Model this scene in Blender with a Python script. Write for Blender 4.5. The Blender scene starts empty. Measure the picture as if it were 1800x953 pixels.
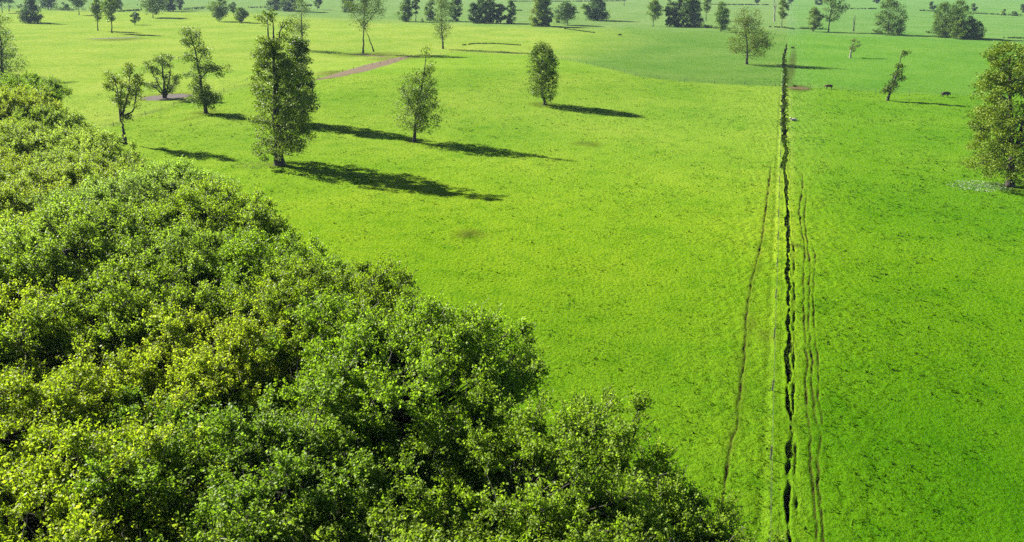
import bpy, bmesh, math, random
import numpy as np
from mathutils import Vector

sc = bpy.context.scene
COL = sc.collection
R = math.radians

# ---------------------------------------------------------------- camera
F_PX, CX, CY = 1300.0, 900.0, 476.5          # focal length and centre, in photo pixels
CAM_H, PITCH = 32.0, R(21.67)
cam_d = bpy.data.cameras.new("camera")
cam_d.sensor_width = 36.0
cam_d.lens = 36.0 * F_PX / 1800.0
cam_d.clip_start, cam_d.clip_end = 0.5, 20000.0
cam = bpy.data.objects.new("camera", cam_d)
cam.location = (0, 0, CAM_H)
cam.rotation_euler = (math.pi / 2 - PITCH, 0, 0)
COL.objects.link(cam)
sc.camera = cam

# ---------------------------------------------------------------- light
SUN_EL = 30.5
SUN_DIR = np.array([-0.86, 0.51])            # towards the sun, on the ground plane
SUN_DIR = SUN_DIR / np.linalg.norm(SUN_DIR)
SUN_STRENGTH, SKY_STRENGTH, EXPOSURE, HAZE = 5.0, 0.05, 2.0, 0.00006
world = bpy.data.worlds.new("World")
sc.world = world
world.use_nodes = True
wn = world.node_tree
bg = next(n for n in wn.nodes if n.type == 'BACKGROUND')
sky = wn.nodes.new('ShaderNodeTexSky')
sky.sky_type = 'NISHITA'
sky.sun_disc = False
sky.sun_elevation = R(SUN_EL)
sky.sun_rotation = math.atan2(SUN_DIR[0], SUN_DIR[1])
sky.air_density, sky.dust_density = 0.45, 0.1
wn.links.new(sky.outputs[0], bg.inputs[0])
bg.inputs[1].default_value = SKY_STRENGTH
sun_d = bpy.data.lights.new("sun", 'SUN')
sun_d.energy, sun_d.angle, sun_d.color = SUN_STRENGTH, R(0.5), (1.0, 0.95, 0.86)
sun = bpy.data.objects.new("sun", sun_d)
ce = math.cos(R(SUN_EL))
to_sun = Vector((SUN_DIR[0] * ce, SUN_DIR[1] * ce, math.sin(R(SUN_EL))))
sun.rotation_euler = to_sun.to_track_quat('Z', 'Y').to_euler()
sun.location = (-200, 100, 150)
COL.objects.link(sun)
sc.view_settings.view_transform = 'Standard'
sc.view_settings.look = 'None'
sc.view_settings.gamma = 1.0
sc.view_settings.exposure = EXPOSURE
sc.view_settings.use_curve_mapping = False
cy = sc.cycles
cy.max_bounces, cy.diffuse_bounces, cy.glossy_bounces = 5, 3, 2
cy.transmission_bounces, cy.volume_bounces, cy.transparent_max_bounces = 4, 0, 4
cy.use_denoising = False
cy.sample_clamp_indirect = 1.5

# ---------------------------------------------------------------- terrain and pixel <-> ground
def smooth(a, b, x):
    t = np.clip((x - a) / (b - a), 0, 1)
    return t * t * (3 - 2 * t)

def flat_ground(u, v):
    """ground point under a photo pixel, on the level z = 0"""
    dx, dy = (u - CX) / F_PX, (v - CY) / F_PX
    c, s = math.cos(PITCH), math.sin(PITCH)
    d = np.array([dx, c - dy * s, -s - dy * c])
    k = CAM_H / -d[2]
    return d[0] * k, d[1] * k

MX, MY = flat_ground(830, 150)
def terr(x, y):
    x = np.asarray(x, float); y = np.asarray(y, float)
    z = 3.2 * np.exp(-(((x - MX) / 75) ** 2 + ((y - MY) / 52) ** 2))
    z = z - 1.2 * np.exp(-(((x - MX + 10) / 120) ** 2 + ((y - MY - 110) / 45) ** 2))
    z = z + 1.5 * np.exp(-(((x - 190) / 60) ** 2 + ((y - 400) / 60) ** 2))
    w = smooth(60, 160, y)
    z = z + w * (0.5 * np.sin(x / 31 + 1.3) * np.sin(y / 43 + .4) + 0.5 * np.sin(x / 90 + y / 130))
    return z * (1 - smooth(900, 1500, y))

def ground(u, v, lift=0.0):
    dx, dy = (u - CX) / F_PX, (v - CY) / F_PX
    c, s = math.cos(PITCH), math.sin(PITCH)
    d = np.array([dx, c - dy * s, -s - dy * c])
    z = lift
    for _ in range(30):
        k = (CAM_H - z) / -d[2]
        x, y = d[0] * k, d[1] * k
        z = 0.5 * z + 0.5 * (float(terr(x, y)) + lift)
    return float(x), float(y), float(z) - lift

def project(x, y, z):
    c, s = math.cos(PITCH), math.sin(PITCH)
    zz = z - CAM_H
    dep = y * c - zz * s
    up = y * s + zz * c
    return CX + F_PX * x / dep, CY - F_PX * up / dep

def zdepth(x, y, z):
    return y * math.cos(PITCH) - (z - CAM_H) * math.sin(PITCH)

def height_at(x, y, z0, v):
    lo, hi = -3.0, 90.0
    for _ in range(40):
        m = (lo + hi) / 2
        if project(x, y, z0 + m)[1] > v: lo = m
        else: hi = m
    return (lo + hi) / 2

# ---------------------------------------------------------------- small helpers
def link(name, data, parent=None, mat=None):
    o = bpy.data.objects.new(name, data)
    COL.objects.link(o)
    if parent: o.parent = parent
    if mat and data is not None: data.materials.append(mat)
    return o

def tag(o, label, cat, group=None):
    o['label'] = label; o['category'] = cat
    if group: o['group'] = group
    return o

def structure(o):
    o['kind'] = 'structure'; return o

def np_mesh(name, V, tris=None, quads=None, attrs=None, smooth_shade=False):
    me = bpy.data.meshes.new(name)
    V = np.asarray(V, np.float32).reshape(-1, 3)
    me.vertices.add(len(V)); me.vertices.foreach_set('co', V.ravel())
    loops, starts, n = [], [], 0
    if tris is not None and len(tris):
        t = np.asarray(tris, np.int32); loops.append(t.ravel()); starts.append(np.arange(len(t)) * 3); n += len(t) * 3
    if quads is not None and len(quads):
        q = np.asarray(quads, np.int32); loops.append(q.ravel()); starts.append(n + np.arange(len(q)) * 4)
    loops = np.concatenate(loops).astype(np.int32); starts = np.concatenate(starts).astype(np.int32)
    me.loops.add(len(loops)); me.loops.foreach_set('vertex_index', loops)
    me.polygons.add(len(starts)); me.polygons.foreach_set('loop_start', starts)
    if smooth_shade: me.polygons.foreach_set('use_smooth', np.ones(len(starts), bool))
    for k, a in (attrs or {}).items():
        a = np.asarray(a, np.float32)
        if a.ndim == 2:
            at = me.attributes.new(k, 'FLOAT_COLOR', 'POINT')
            at.data.foreach_set('color', np.concatenate([a, np.ones((len(a), 1), np.float32)], 1).ravel())
        else:
            at = me.attributes.new(k, 'FLOAT', 'POINT'); at.data.foreach_set('value', a)
    me.update(calc_edges=True)
    return me

class Tubes:
    def __init__(self): self.V = []; self.Q = []; self.n = 0
    def add(self, pts, rad, ns=6):
        pts = np.asarray(pts, float); m = len(pts)
        d = np.gradient(pts, axis=0); d /= np.linalg.norm(d, axis=1)[:, None] + 1e-9
        ref = np.where(np.abs(d[:, 2:3]) > .9, np.array([[1., 0, 0]]), np.array([[0, 0, 1.]]))
        a = np.cross(d, ref); a /= np.linalg.norm(a, axis=1)[:, None] + 1e-9
        b = np.cross(d, a)
        th = np.arange(ns) / ns * 2 * math.pi
        rad = np.asarray(rad, float)[:, None, None]
        ring = pts[:, None] + rad * (np.cos(th)[None, :, None] * a[:, None] + np.sin(th)[None, :, None] * b[:, None])
        self.V.append(ring.reshape(-1, 3))
        i = np.arange(m - 1)[:, None] * ns; j = np.arange(ns)[None]
        k = (j + 1) % ns
        q = np.stack([i + j, i + k, i + ns + k, i + ns + j], -1).reshape(-1, 4) + self.n
        self.Q.append(q); self.n += m * ns
    def mesh(self, name):
        return np_mesh(name, np.concatenate(self.V), quads=np.concatenate(self.Q), smooth_shade=True)

def unit(v):
    return v / (np.linalg.norm(v, axis=-1, keepdims=True) + 1e-9)

def leaf_arrays(P, size, tone, rng, up=0.5, droop=0.0, aspect=.62):
    n = len(P)
    nrm = rng.normal(size=(n, 3)); nrm[:, 2] = np.abs(nrm[:, 2]) * .8 + up; nrm = unit(nrm)
    ax = rng.normal(size=(n, 3)); ax[:, 2] -= droop
    ax = unit(ax - nrm * (ax * nrm).sum(1, keepdims=True))
    sd = np.cross(nrm, ax)
    L = size[:, None]; W = L * aspect * .5
    mid = P + ax * L * .05
    fold = nrm * L * rng.uniform(-.05, .2, (n, 1))
    V = np.stack([P - ax * L * .5, mid + sd * W + fold, P + ax * L * .5 - nrm * L * .1, mid - sd * W + fold], 1)
    i = np.arange(n)[:, None] * 4
    T = np.concatenate([i + [0, 1, 2], i + [0, 2, 3]], 0)
    return V.reshape(-1, 3), T, np.repeat(tone, 4)

def leaf_mesh(name, *a, **k):
    V, T, tn = leaf_arrays(*a, **k)
    return np_mesh(name, V, tris=T, attrs={'tone': tn})

# ---------------------------------------------------------------- materials
def new_mat(name):
    m = bpy.data.materials.new(name); m.use_nodes = True
    nt = m.node_tree; nt.nodes.clear()
    out = nt.nodes.new('ShaderNodeOutputMaterial')
    return m, nt, out

def nd(nt, t, **k):
    n = nt.nodes.new(t)
    for a, b in k.items(): setattr(n, a, b)
    return n

def mul_color(nt, a, b, fac=1.0, blend='MULTIPLY'):
    m = nd(nt, 'ShaderNodeMix', data_type='RGBA', blend_type=blend)
    m.inputs[0].default_value = fac
    for s, i in ((a, 6), (b, 7)):
        if hasattr(s, 'is_linked'): nt.links.new(s, m.inputs[i])
        else: m.inputs[i].default_value = (*s, 1)
    return m

def ramp(nt, src, stops):
    r = nd(nt, 'ShaderNodeValToRGB')
    e = r.color_ramp.elements
    while len(e) > 1: e.remove(e[0])
    e[0].position = stops[0][0]; e[0].color = (*stops[0][1], 1)
    for p, c in stops[1:]:
        x = e.new(p); x.color = (*c, 1)
    nt.links.new(src, r.inputs[0])
    return r

def leaf_mat(name, dark, mid, light, gloss=.4, trans=.3):
    m, nt, out = new_mat(name)
    at = nd(nt, 'ShaderNodeAttribute', attribute_name='tone')
    rp = ramp(nt, at.outputs['Fac'], [(0, dark), (.5, mid), (1, light)])
    oi = nd(nt, 'ShaderNodeObjectInfo')
    c = mul_color(nt, rp.outputs[0], oi.outputs['Color'])
    p = nd(nt, 'ShaderNodeBsdfPrincipled')
    p.inputs['Roughness'].default_value = gloss
    p.inputs['Specular IOR Level'].default_value = .2
    nt.links.new(c.outputs[2], p.inputs['Base Color'])
    tr = nd(nt, 'ShaderNodeBsdfTranslucent')
    tc = mul_color(nt, c.outputs[2], (1.28, 1.42, .8))
    nt.links.new(tc.outputs[2], tr.inputs['Color'])
    mx = nd(nt, 'ShaderNodeMixShader'); mx.inputs[0].default_value = trans
    nt.links.new(p.outputs[0], mx.inputs[1]); nt.links.new(tr.outputs[0], mx.inputs[2])
    nt.links.new(mx.outputs[0], out.inputs[0])
    return m

def simple_mat(name, c1, c2, scale=2.0, rough=.85, bump=.4, stretch=None):
    m, nt, out = new_mat(name)
    tc = nd(nt, 'ShaderNodeTexCoord')
    mp = nd(nt, 'ShaderNodeMapping')
    if stretch: mp.inputs['Scale'].default_value = stretch
    nt.links.new(tc.outputs['Object'], mp.inputs[0])
    n = nd(nt, 'ShaderNodeTexNoise'); n.inputs['Scale'].default_value = scale; n.inputs['Detail'].default_value = 6
    nt.links.new(mp.outputs[0], n.inputs[0])
    rp = ramp(nt, n.outputs['Fac'], [(.3, c1), (.7, c2)])
    p = nd(nt, 'ShaderNodeBsdfPrincipled'); p.inputs['Roughness'].default_value = rough
    p.inputs['Specular IOR Level'].default_value = .25
    nt.links.new(rp.outputs[0], p.inputs['Base Color'])
    b = nd(nt, 'ShaderNodeBump'); b.inputs['Strength'].default_value = bump; b.inputs['Distance'].default_value = .05
    nt.links.new(n.outputs['Fac'], b.inputs['Height']); nt.links.new(b.outputs[0], p.inputs['Normal'])
    nt.links.new(p.outputs[0], out.inputs[0])
    return m

M = {}
M['leaf'] = leaf_mat('leaf_green', (.055, .085, .006), (.115, .160, .012), (.20, .24, .03), gloss=.55, trans=.34)
M['wood_leaf'] = leaf_mat('wood_leaf', (.085, .125, .006), (.165, .225, .012), (.26, .31, .045), gloss=.5, trans=.56)
M['bark'] = simple_mat('bark', (.018, .015, .012), (.065, .055, .045), 3, .9, .8, (1, 1, .25))
M['pale_bark'] = simple_mat('pale_bark', (.11, .10, .08), (.26, .24, .20), 3, .8, .6, (1, 1, .3))
M['post'] = simple_mat('weathered_wood', (.045, .038, .03), (.12, .105, .09), 8, .9, .6, (1, 1, .1))
M['wire'] = simple_mat('fence_wire', (.06, .055, .05), (.12, .11, .10), 5, .6, .1)
M['dirt'] = simple_mat('bare_earth', (.056, .036, .009), (.105, .066, .022), .9, .95, .5)
M['dark_dirt'] = simple_mat('dark_earth', (.022, .016, .011), (.060, .040, .024), .9, .95, .5)
M['mud_water'] = simple_mat('ditch_mud', (.012, .011, .007), (.03, .027, .016), 2, .7, .1)
M['cow_dark'] = simple_mat('dark_hide', (.012, .008, .006), (.03, .018, .012), 3, .7, .2)
M['cow_brown'] = simple_mat('brown_hide', (.035, .014, .008), (.07, .03, .015), 3, .7, .2)
M['cow_pale'] = simple_mat('pale_hide', (.42, .34, .25), (.55, .48, .40), 1.4, .7, .2)

def grass_mat(name, is_ground):
    m, nt, out = new_mat(name)
    L = nt.links.new
    at = nd(nt, 'ShaderNodeAttribute', attribute_name='zone')
    geo = nd(nt, 'ShaderNodeNewGeometry')
    p = nd(nt, 'ShaderNodeBsdfPrincipled')
    p.inputs['Roughness'].default_value = .75
    p.inputs['Specular IOR Level'].default_value = 0.0
    def noise(scale, detail=4, rough=.55, dist=0.0):
        n = nd(nt, 'ShaderNodeTexNoise'); n.inputs['Scale'].default_value = scale
        n.inputs['Detail'].default_value = detail; n.inputs['Roughness'].default_value = rough
        n.inputs['Distortion'].default_value = dist
        L(geo.outputs['Position'], n.inputs[0]); return n
    big = noise(.035, 3, .5, .4); mid = noise(.32, 4, .6, .3)
    g = .5
    r1 = ramp(nt, big.outputs['Fac'], [(.3, (.80, .90, .8)), (.5, (1, 1, 1)), (.72, (1.22, 1.08, 1.3))])
    r2 = ramp(nt, mid.outputs['Fac'], [(.30, (.72, .84, .7)), (.48, (1, 1, 1)), (.72, (1.12, 1.06, 1.1))])
    c = mul_color(nt, at.outputs['Color'], r1.outputs[0])
    c = mul_color(nt, c.outputs[2], r2.outputs[0])
    if is_ground:
        fine = noise(2.6, 5, .65); tiny = noise(9, 3, .6)
        r3 = ramp(nt, fine.outputs['Fac'], [(.3, (.48, .62, .45)), (.47, (.98, .99, 1)), (.7, (1.2, 1.12, 1.1))])
        c = mul_color(nt, c.outputs[2], r3.outputs[0])
        r4 = ramp(nt, tiny.outputs['Fac'], [(.3, (.7, .78, .65)), (.6, (1.05, 1.03, 1))])
        c = mul_color(nt, c.outputs[2], r4.outputs[0])
        md = nd(nt, 'ShaderNodeAttribute', attribute_name='mud')
        mm = nd(nt, 'ShaderNodeMath', operation='MULTIPLY_ADD'); L(fine.outputs['Fac'], mm.inputs[0])
        mm.inputs[1].default_value = .9; mm.inputs[2].default_value = -.45
        ad = nd(nt, 'ShaderNodeMath', operation='ADD', use_clamp=True); L(md.outputs['Fac'], ad.inputs[0]); L(mm.outputs[0], ad.inputs[1])
        mulm = nd(nt, 'ShaderNodeMath', operation='MULTIPLY', use_clamp=True)
        gate = nd(nt, 'ShaderNodeMath', operation='MULTIPLY', use_clamp=True); L(md.outputs['Fac'], gate.inputs[0]); gate.inputs[1].default_value = 4
        L(ad.outputs[0], mulm.inputs[0]); L(gate.outputs[0], mulm.inputs[1])
        mc = ramp(nt, mid.outputs['Fac'], [(.3, (.014, .012, .003)), (.7, (.046, .034, .011))])
        mx = nd(nt, 'ShaderNodeMix', data_type='RGBA'); L(mulm.outputs[0], mx.inputs[0])
        L(c.outputs[2], mx.inputs[6]); L(mc.outputs[0], mx.inputs[7])
        c = mx
        b1 = nd(nt, 'ShaderNodeBump'); b1.inputs['Strength'].default_value = .8; b1.inputs['Distance'].default_value = .3
        L(fine.outputs['Fac'], b1.inputs['Height'])
        b2 = nd(nt, 'ShaderNodeBump'); b2.inputs['Strength'].default_value = .5; b2.inputs['Distance'].default_value = .08
        L(tiny.outputs['Fac'], b2.inputs['Height']); L(b1.outputs[0], b2.inputs['Normal'])
        L(b2.outputs[0], p.inputs['Normal'])
        L(c.outputs[2], p.inputs['Base Color']); L(p.outputs[0], out.inputs[0])
    else:
        up = nd(nt, 'ShaderNodeVectorMath', operation='MULTIPLY_ADD'); L(geo.outputs['Normal'], up.inputs[0])
        up.inputs[1].default_value = (.22, .22, .22); up.inputs[2].default_value = (0, 0, .9)
        L(up.outputs[0], p.inputs['Normal'])
        L(c.outputs[2], p.inputs['Base Color'])
        tr = nd(nt, 'ShaderNodeBsdfTranslucent'); L(c.outputs[2], tr.inputs[0])
        mx = nd(nt, 'ShaderNodeMixShader'); mx.inputs[0].default_value = .25
        L(p.outputs[0], mx.inputs[1]); L(tr.outputs[0], mx.inputs[2]); L(mx.outputs[0], out.inputs[0])
    return m
M['pasture'] = grass_mat('pasture_grass', True)
M['tuft'] = grass_mat('grass_tufts', False)

# ---------------------------------------------------------------- zones of the pasture
def bearing_dist(pts):
    g = [ground(u, v) for u, v in pts]
    b = np.array([math.atan2(x, y) for x, y, z in g]); d = np.array([math.hypot(x, y) for x, y, z in g])
    o = np.argsort(b); return b[o], d[o]
# fence line on the crest that bounds the near pasture
CREST = [(-400, 330), (0, 262), (190, 222), (330, 178), (430, 152), (560, 142), (640, 122), (720, 104), (800, 92), (880, 94), (950, 99),
         (1010, 108), (1060, 119), (1120, 134), (1200, 144), (1280, 148), (1370, 152), (1450, 155), (1560, 163), (1700, 168), (1800, 168), (2200, 170)]
# edge where the yellow far meadow on the left gives way to the greyer slope on the right
cb, cd = bearing_dist(CREST)
mb, mdist = bearing_dist([(-400, 20), (0, 14), (200, 16), (400, 20), (600, 32), (820, 40), (950, 44), (1100, 47), (1250, 50), (1380, 54), (1500, 58), (1800, 72)])
Z_NEAR = np.array([.126, .214, .0075]); Z_RIGHT = np.array([.073, .166, .0034])
Z_FARL = np.array([.165, .235, .034]); Z_MID = np.array([.082, .156, .026]); Z_MIDR = np.array([.070, .166, .020])
Z_DIST = np.array([.110, .180, .050])
A0 = np.array(ground(1384, 953)[:2]); A1 = np.array(ground(1381, 70)[:2])
E = (A1 - A0) / np.linalg.norm(A1 - A0); NRM = np.array([E[1], -E[0]])       # along the ditch / to its right
def st(x, y):
    dx, dy = x - A0[0], y - A0[1]
    return dx * E[0] + dy * E[1], dx * NRM[0] + dy * NRM[1]
def xy(s, t): return A0[0] + s * E[0] + t * NRM[0], A0[1] + s * E[1] + t * NRM[1]

def zone_color(x, y):
    b = np.arctan2(x, y); d = np.hypot(x, y)
    s, t = st(x, y)
    right = (.7 * smooth(.2, 2.2, t) + .3 * smooth(2, 12, t))[..., None]
    near = Z_NEAR * (1 - right) + Z_RIGHT * right
    lf = smooth(-.06, .10, b - smooth(250, 420, d) * .10)[..., None]
    far = Z_FARL * (1 - lf) + Z_MID * lf
    far = far * (1 - right) + Z_MIDR * right
    m2 = smooth(.86, 1.06, d / np.interp(b, mb, mdist))[..., None]
    far = far * (1 - m2) + Z_DIST * m2
    m1 = smooth(.992, 1.006, d / np.interp(b, cb, cd))[..., None]
    # right of the ditch both paddocks have the same sward
    m1 = m1 * (1 - .72 * right)
    c = near * (1 - m1) + far * m1
    far_blue = smooth(75, 190, d)[..., None] * (1 - m1) * (1 - right)  # mainly raises the blue share of the grass with distance
    c = c * (1 + far_blue * np.array([.02, .0, 1.8]))
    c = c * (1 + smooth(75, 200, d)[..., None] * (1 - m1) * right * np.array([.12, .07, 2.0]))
    strip = np.exp(-((t + 1.30) / .28) ** 2) + .45 * np.exp(-((t - .95) / .35) ** 2)
    strip = strip * smooth(-20, 0, s) * (1 - smooth(230, 300, s))
    c = c * (1 + strip[..., None] * np.array([.20, .10, .5]))
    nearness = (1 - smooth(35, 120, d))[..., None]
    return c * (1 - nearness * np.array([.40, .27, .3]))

# ---------------------------------------------------------------- ditch, cattle trails, ground sheet
def trail(pts):
    g = np.array([ground(u, v)[:2] for u, v in pts]); s, t = st(g[:, 0], g[:, 1])
    o = np.argsort(s); return s[o], t[o]
DITCH = trail([(1381, 60), (1384, 80), (1378, 100), (1381, 130), (1379, 150), (1378, 200), (1379, 235), (1382, 270), (1378, 300), (1383, 318), (1384, 350),
               (1386, 420), (1386, 480), (1387, 560), (1386, 640), (1385, 690), (1389, 740), (1391, 765), (1385, 830), (1389, 850), (1384, 953)])
SIDE = trail([(1396, 430), (1397, 520), (1395, 600), (1396, 680), (1393, 740), (1398, 790), (1399, 830), (1402, 900)])
TRAILS = [trail([(1270, 900), (1278, 820), (1285, 780), (1297, 735), (1301, 690), (1307, 640), (1311, 590), (1313, 550), (1320, 500), (1330, 465), (1340, 420), (1345, 380), (1350, 340), (1355, 295)]),
          trail([(1400, 300), (1411, 305), (1411, 330), (1405, 370), (1409, 400), (1416, 440), (1413, 480), (1413, 540), (1416, 600), (1420, 636), (1417, 655), (1417, 704), (1424, 760), (1426, 815), (1431, 870), (1436, 953)]),
          trail([(1418, 345), (1414, 380), (1420, 430), (1424, 463), (1423, 530), (1421, 570), (1428, 633), (1428, 682), (1434, 737), (1443, 762), (1439, 803), (1436, 847), (1445, 897), (1447, 960)]),
          trail([(1428, 430), (1434, 450), (1429, 520), (1433, 590), (1439, 640), (1438, 700), (1445, 745)])]
TR_W = [.085, .075, .07, .05]
rng = np.random.default_rng(5)
def wob(s, amp, k, ph): return amp * (np.sin(s * k + ph) + .6 * np.sin(s * k * 2.3 + ph * 2.1) + .4 * np.sin(s * k * 5.1 + ph * .7))

def spaced(lo, hi, start, grow, cap):
    v, x, d = [], lo, start
    while x < hi:
        v.append(x); x += d; d = min(d * grow, cap)
    return v
FINE = 6.0
side = np.array(spaced(FINE, 260, .14, 1.10, 3.0) + spaced(260, 5000, 3.0, 1.22, 600))
tcol = np.concatenate([-side[::-1], np.arange(-FINE + .1, FINE - .05, .1), side])
srow = np.concatenate([np.arange(-90, -14, 6.0), np.arange(-12, 70, .35), np.arange(70, 170, .7), np.arange(170, 380, 1.5), spaced(380, 7000, 2.0, 1.08, 500)])
S, T = np.meshgrid(srow, tcol, indexing='ij')
X, Y = xy(S, T)
Z = terr(X, Y)
dc = np.interp(S, *DITCH) + wob(S, .06, .9, 1.) * smooth(100, 60, S) + wob(S, .16, .33, 2.) * smooth(60, 120, S)
dist = np.abs(T - dc)
half = .13 + .06 * np.sin(S * .31) + .05 * np.sin(S * 1.13 + 2) + .03 * np.sin(S * 4.1) + smooth(40, 70, S) * .09 + smooth(70, 160, S) * .17
JR = np.random.default_rng(21)
def ragged(s, step, amp):
    k = np.arange(-100, 420, step); return np.interp(s, k, JR.normal(0, amp, len(k)))
dist = np.abs(T - dc - ragged(S, .7, .025) - ragged(S, 2.5, .05))
half = half * (1 + ragged(S, .6, .18) + ragged(S, 3, .25)).clip(.35)
depth = .85 * (.38 + .40 * np.sin(S * 1.9 + np.sin(S * .7) * 2) * (1 - smooth(10, 15, S)) + .60 * smooth(8, 14, S)).clip(.05, 1) * smooth(400, 330, S)
gap = np.exp(-((S - np.interp(765, [740, 790], [st(*ground(1390, 740)[:2])[0], st(*ground(1390, 790)[:2])[0]])) / 1.4) ** 2)
depth = depth * (1 - .8 * gap)
carve = depth * (1 - smooth(half * .55, half * 1.25, dist))
mud = smooth(half * 1.35, half * .9, dist) * np.clip(depth / .6, 0, 1)
sd = np.interp(S, *SIDE) + wob(S, .04, 1.3, .5)
insd = smooth(SIDE[0][0] - 1, SIDE[0][0] + 1, S) * smooth(SIDE[0][-1] + 1, SIDE[0][-1] - 1, S)
w = (.06 + .05 * np.sin(S * 1.7) * np.sin(S * .41)).clip(.02)
g = np.exp(-((T - sd) / w) ** 2) * insd * smooth(-.3, .3, np.sin(S * .8) + .35)
carve = carve + .22 * g; mud = np.maximum(mud, .8 * g)
for (ts, tt), w in zip(TRAILS, TR_W):
    c = np.interp(S, ts, tt) + wob(S, .035, 1.1, w * 90) + ragged(S, .8, .035)
    ins = smooth(ts[0] - .5, ts[0] + .5, S) * smooth(ts[-1] + 6, ts[-1] - 6, S)
    brk = (.65 + .35 * smooth(-.6, .2, np.sin(S * .9 + w * 50) + np.sin(S * .37)) + ragged(S, .7, .25)).clip(.15, 1.2)
    wide = w * (1 + .35 * np.sin(S * .7 + w * 30)) * (1 + smooth(30, 110, S) * .8)
    g = np.exp(-np.abs((T - c) / wide) ** 3) * ins * brk
    carve = carve + .10 * g; mud = np.maximum(mud, .95 * g)
    mud = np.maximum(mud, .20 * np.exp(-((T - c) / (wide * 3)) ** 2) * ins)
mud = np.maximum(mud, .34 * np.exp(-((T - sd + .12) / .22) ** 2) * insd * (.5 + .5 * np.sin(S * .5 + 1)))
mud = np.maximum(mud, .30 * np.exp(-((T - np.interp(S, *TRAILS[0])) / .5) ** 2) * smooth(4, 10, S) * smooth(110, 80, S))
# low banks beside the ditch, lumpy turf, scuffed earth
bank = .07 * np.exp(-((dist - half * 1.25) / .2) ** 2) * np.clip(depth, 0, 1) - .05 * smooth(1.1, 1.5, -T) * smooth(2.1, 1.6, -T) * smooth(-12, 0, S) * smooth(260, 220, S)
lump = .05 * np.sin(X * 3.1 + np.sin(Y * 1.7) * 2) * np.sin(Y * 2.7 + np.sin(X * 1.3) * 2) * smooth(40, 5, np.abs(T))
Z = Z - carve + bank + lump
def patch(u, v, ru, rv, k):
    """soft bare patch, radii along and across the view in metres from photo pixels"""
    global mud
    x, y, _ = ground(u, v); x2 = ground(u + ru, v)[0]; y2 = ground(u, v - rv)[1]
    a = math.atan2(x, y)
    dx, dy = X - x, Y - y
    q = np.hypot((dx * math.cos(a) - dy * math.sin(a)) / abs(x2 - x), (dx * math.sin(a) + dy * math.cos(a)) / abs(y2 - y))
    mud = np.maximum(mud, k * smooth(1.25, .2, q))
patch(830, 412, 36, 11, .66); patch(1032, 253, 22, 7, .64); patch(1392, 115, 9, 40, .6); patch(1404, 155, 24, 7, .8)
patch(290, 170, 62, 8, .6); patch(955, 184, 30, 6, .55); patch(650, 96, 80, 6, .5); patch(200, 69, 60, 4, .55); patch(585, 128, 35, 5, .55)
patch(362, 198, 34, 5, .5); patch(492, 288, 34, 9, .45); patch(728, 250, 26, 6, .4); patch(1399, 432, 16, 5, .6); patch(1775, 330, 60, 12, .35)
patch(1330, 470, 14, 12, .38); patch(1318, 570, 18, 25, .34); patch(1345, 590, 22, 18, .3); patch(690, 103, 60, 5, .45)
mud[np.hypot(X, Y) > 900] = 0
# faint farm track across the left meadow
for pts, k in (([(190, 222), (250, 203), (330, 178), (430, 150), (560, 138)], .34), ([(265, 233), (330, 210), (390, 190)], .3), ([(0, 92), (60, 80), (150, 70)], .3), ([(560, 139), (590, 133), (630, 123), (670, 111), (700, 103), (722, 98)], .5), ([(270, 62), (340, 52), (450, 42)], .22)):
    b, d = bearing_dist(pts); B = np.arctan2(X, Y); D = np.hypot(X, Y)
    wdt = .012
    mud = np.maximum(mud, k * np.exp(-((D / np.interp(B, b, d) - 1) / wdt) ** 2) * (B > b[0]) * (B < b[-1]))
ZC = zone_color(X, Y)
nr, nc = S.shape
idx = np.arange(nr * nc).reshape(nr, nc)
quads = np.stack([idx[:-1, :-1], idx[:-1, 1:], idx[1:, 1:], idx[1:, :-1]], -1).reshape(-1, 4)
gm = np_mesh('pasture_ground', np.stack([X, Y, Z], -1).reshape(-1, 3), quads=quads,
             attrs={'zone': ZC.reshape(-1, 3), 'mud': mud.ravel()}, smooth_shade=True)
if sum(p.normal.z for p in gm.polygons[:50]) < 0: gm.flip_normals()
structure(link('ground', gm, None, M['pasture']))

# wet mud lying in the bottom of the ditch
ss = np.arange(2, 330, 1.0)
dcs = np.interp(ss, *DITCH) + wob(ss, .06, .9, 1.) * smooth(100, 60, ss) + wob(ss, .16, .33, 2.) * smooth(60, 120, ss)
V = []
for s_, c_ in zip(ss, dcs):
    for k in (-.16, .16):
        x, y = xy(s_, c_ + k); V.append((x, y, float(terr(x, y)) - .66 + .02 * math.sin(s_)))
n = len(ss)
q = [(2 * i, 2 * i + 1, 2 * i + 3, 2 * i + 2) for i in range(n - 1)]
structure(link('ditch_water', np_mesh('ditch_water', V, quads=q), None, M['mud_water']))

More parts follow.
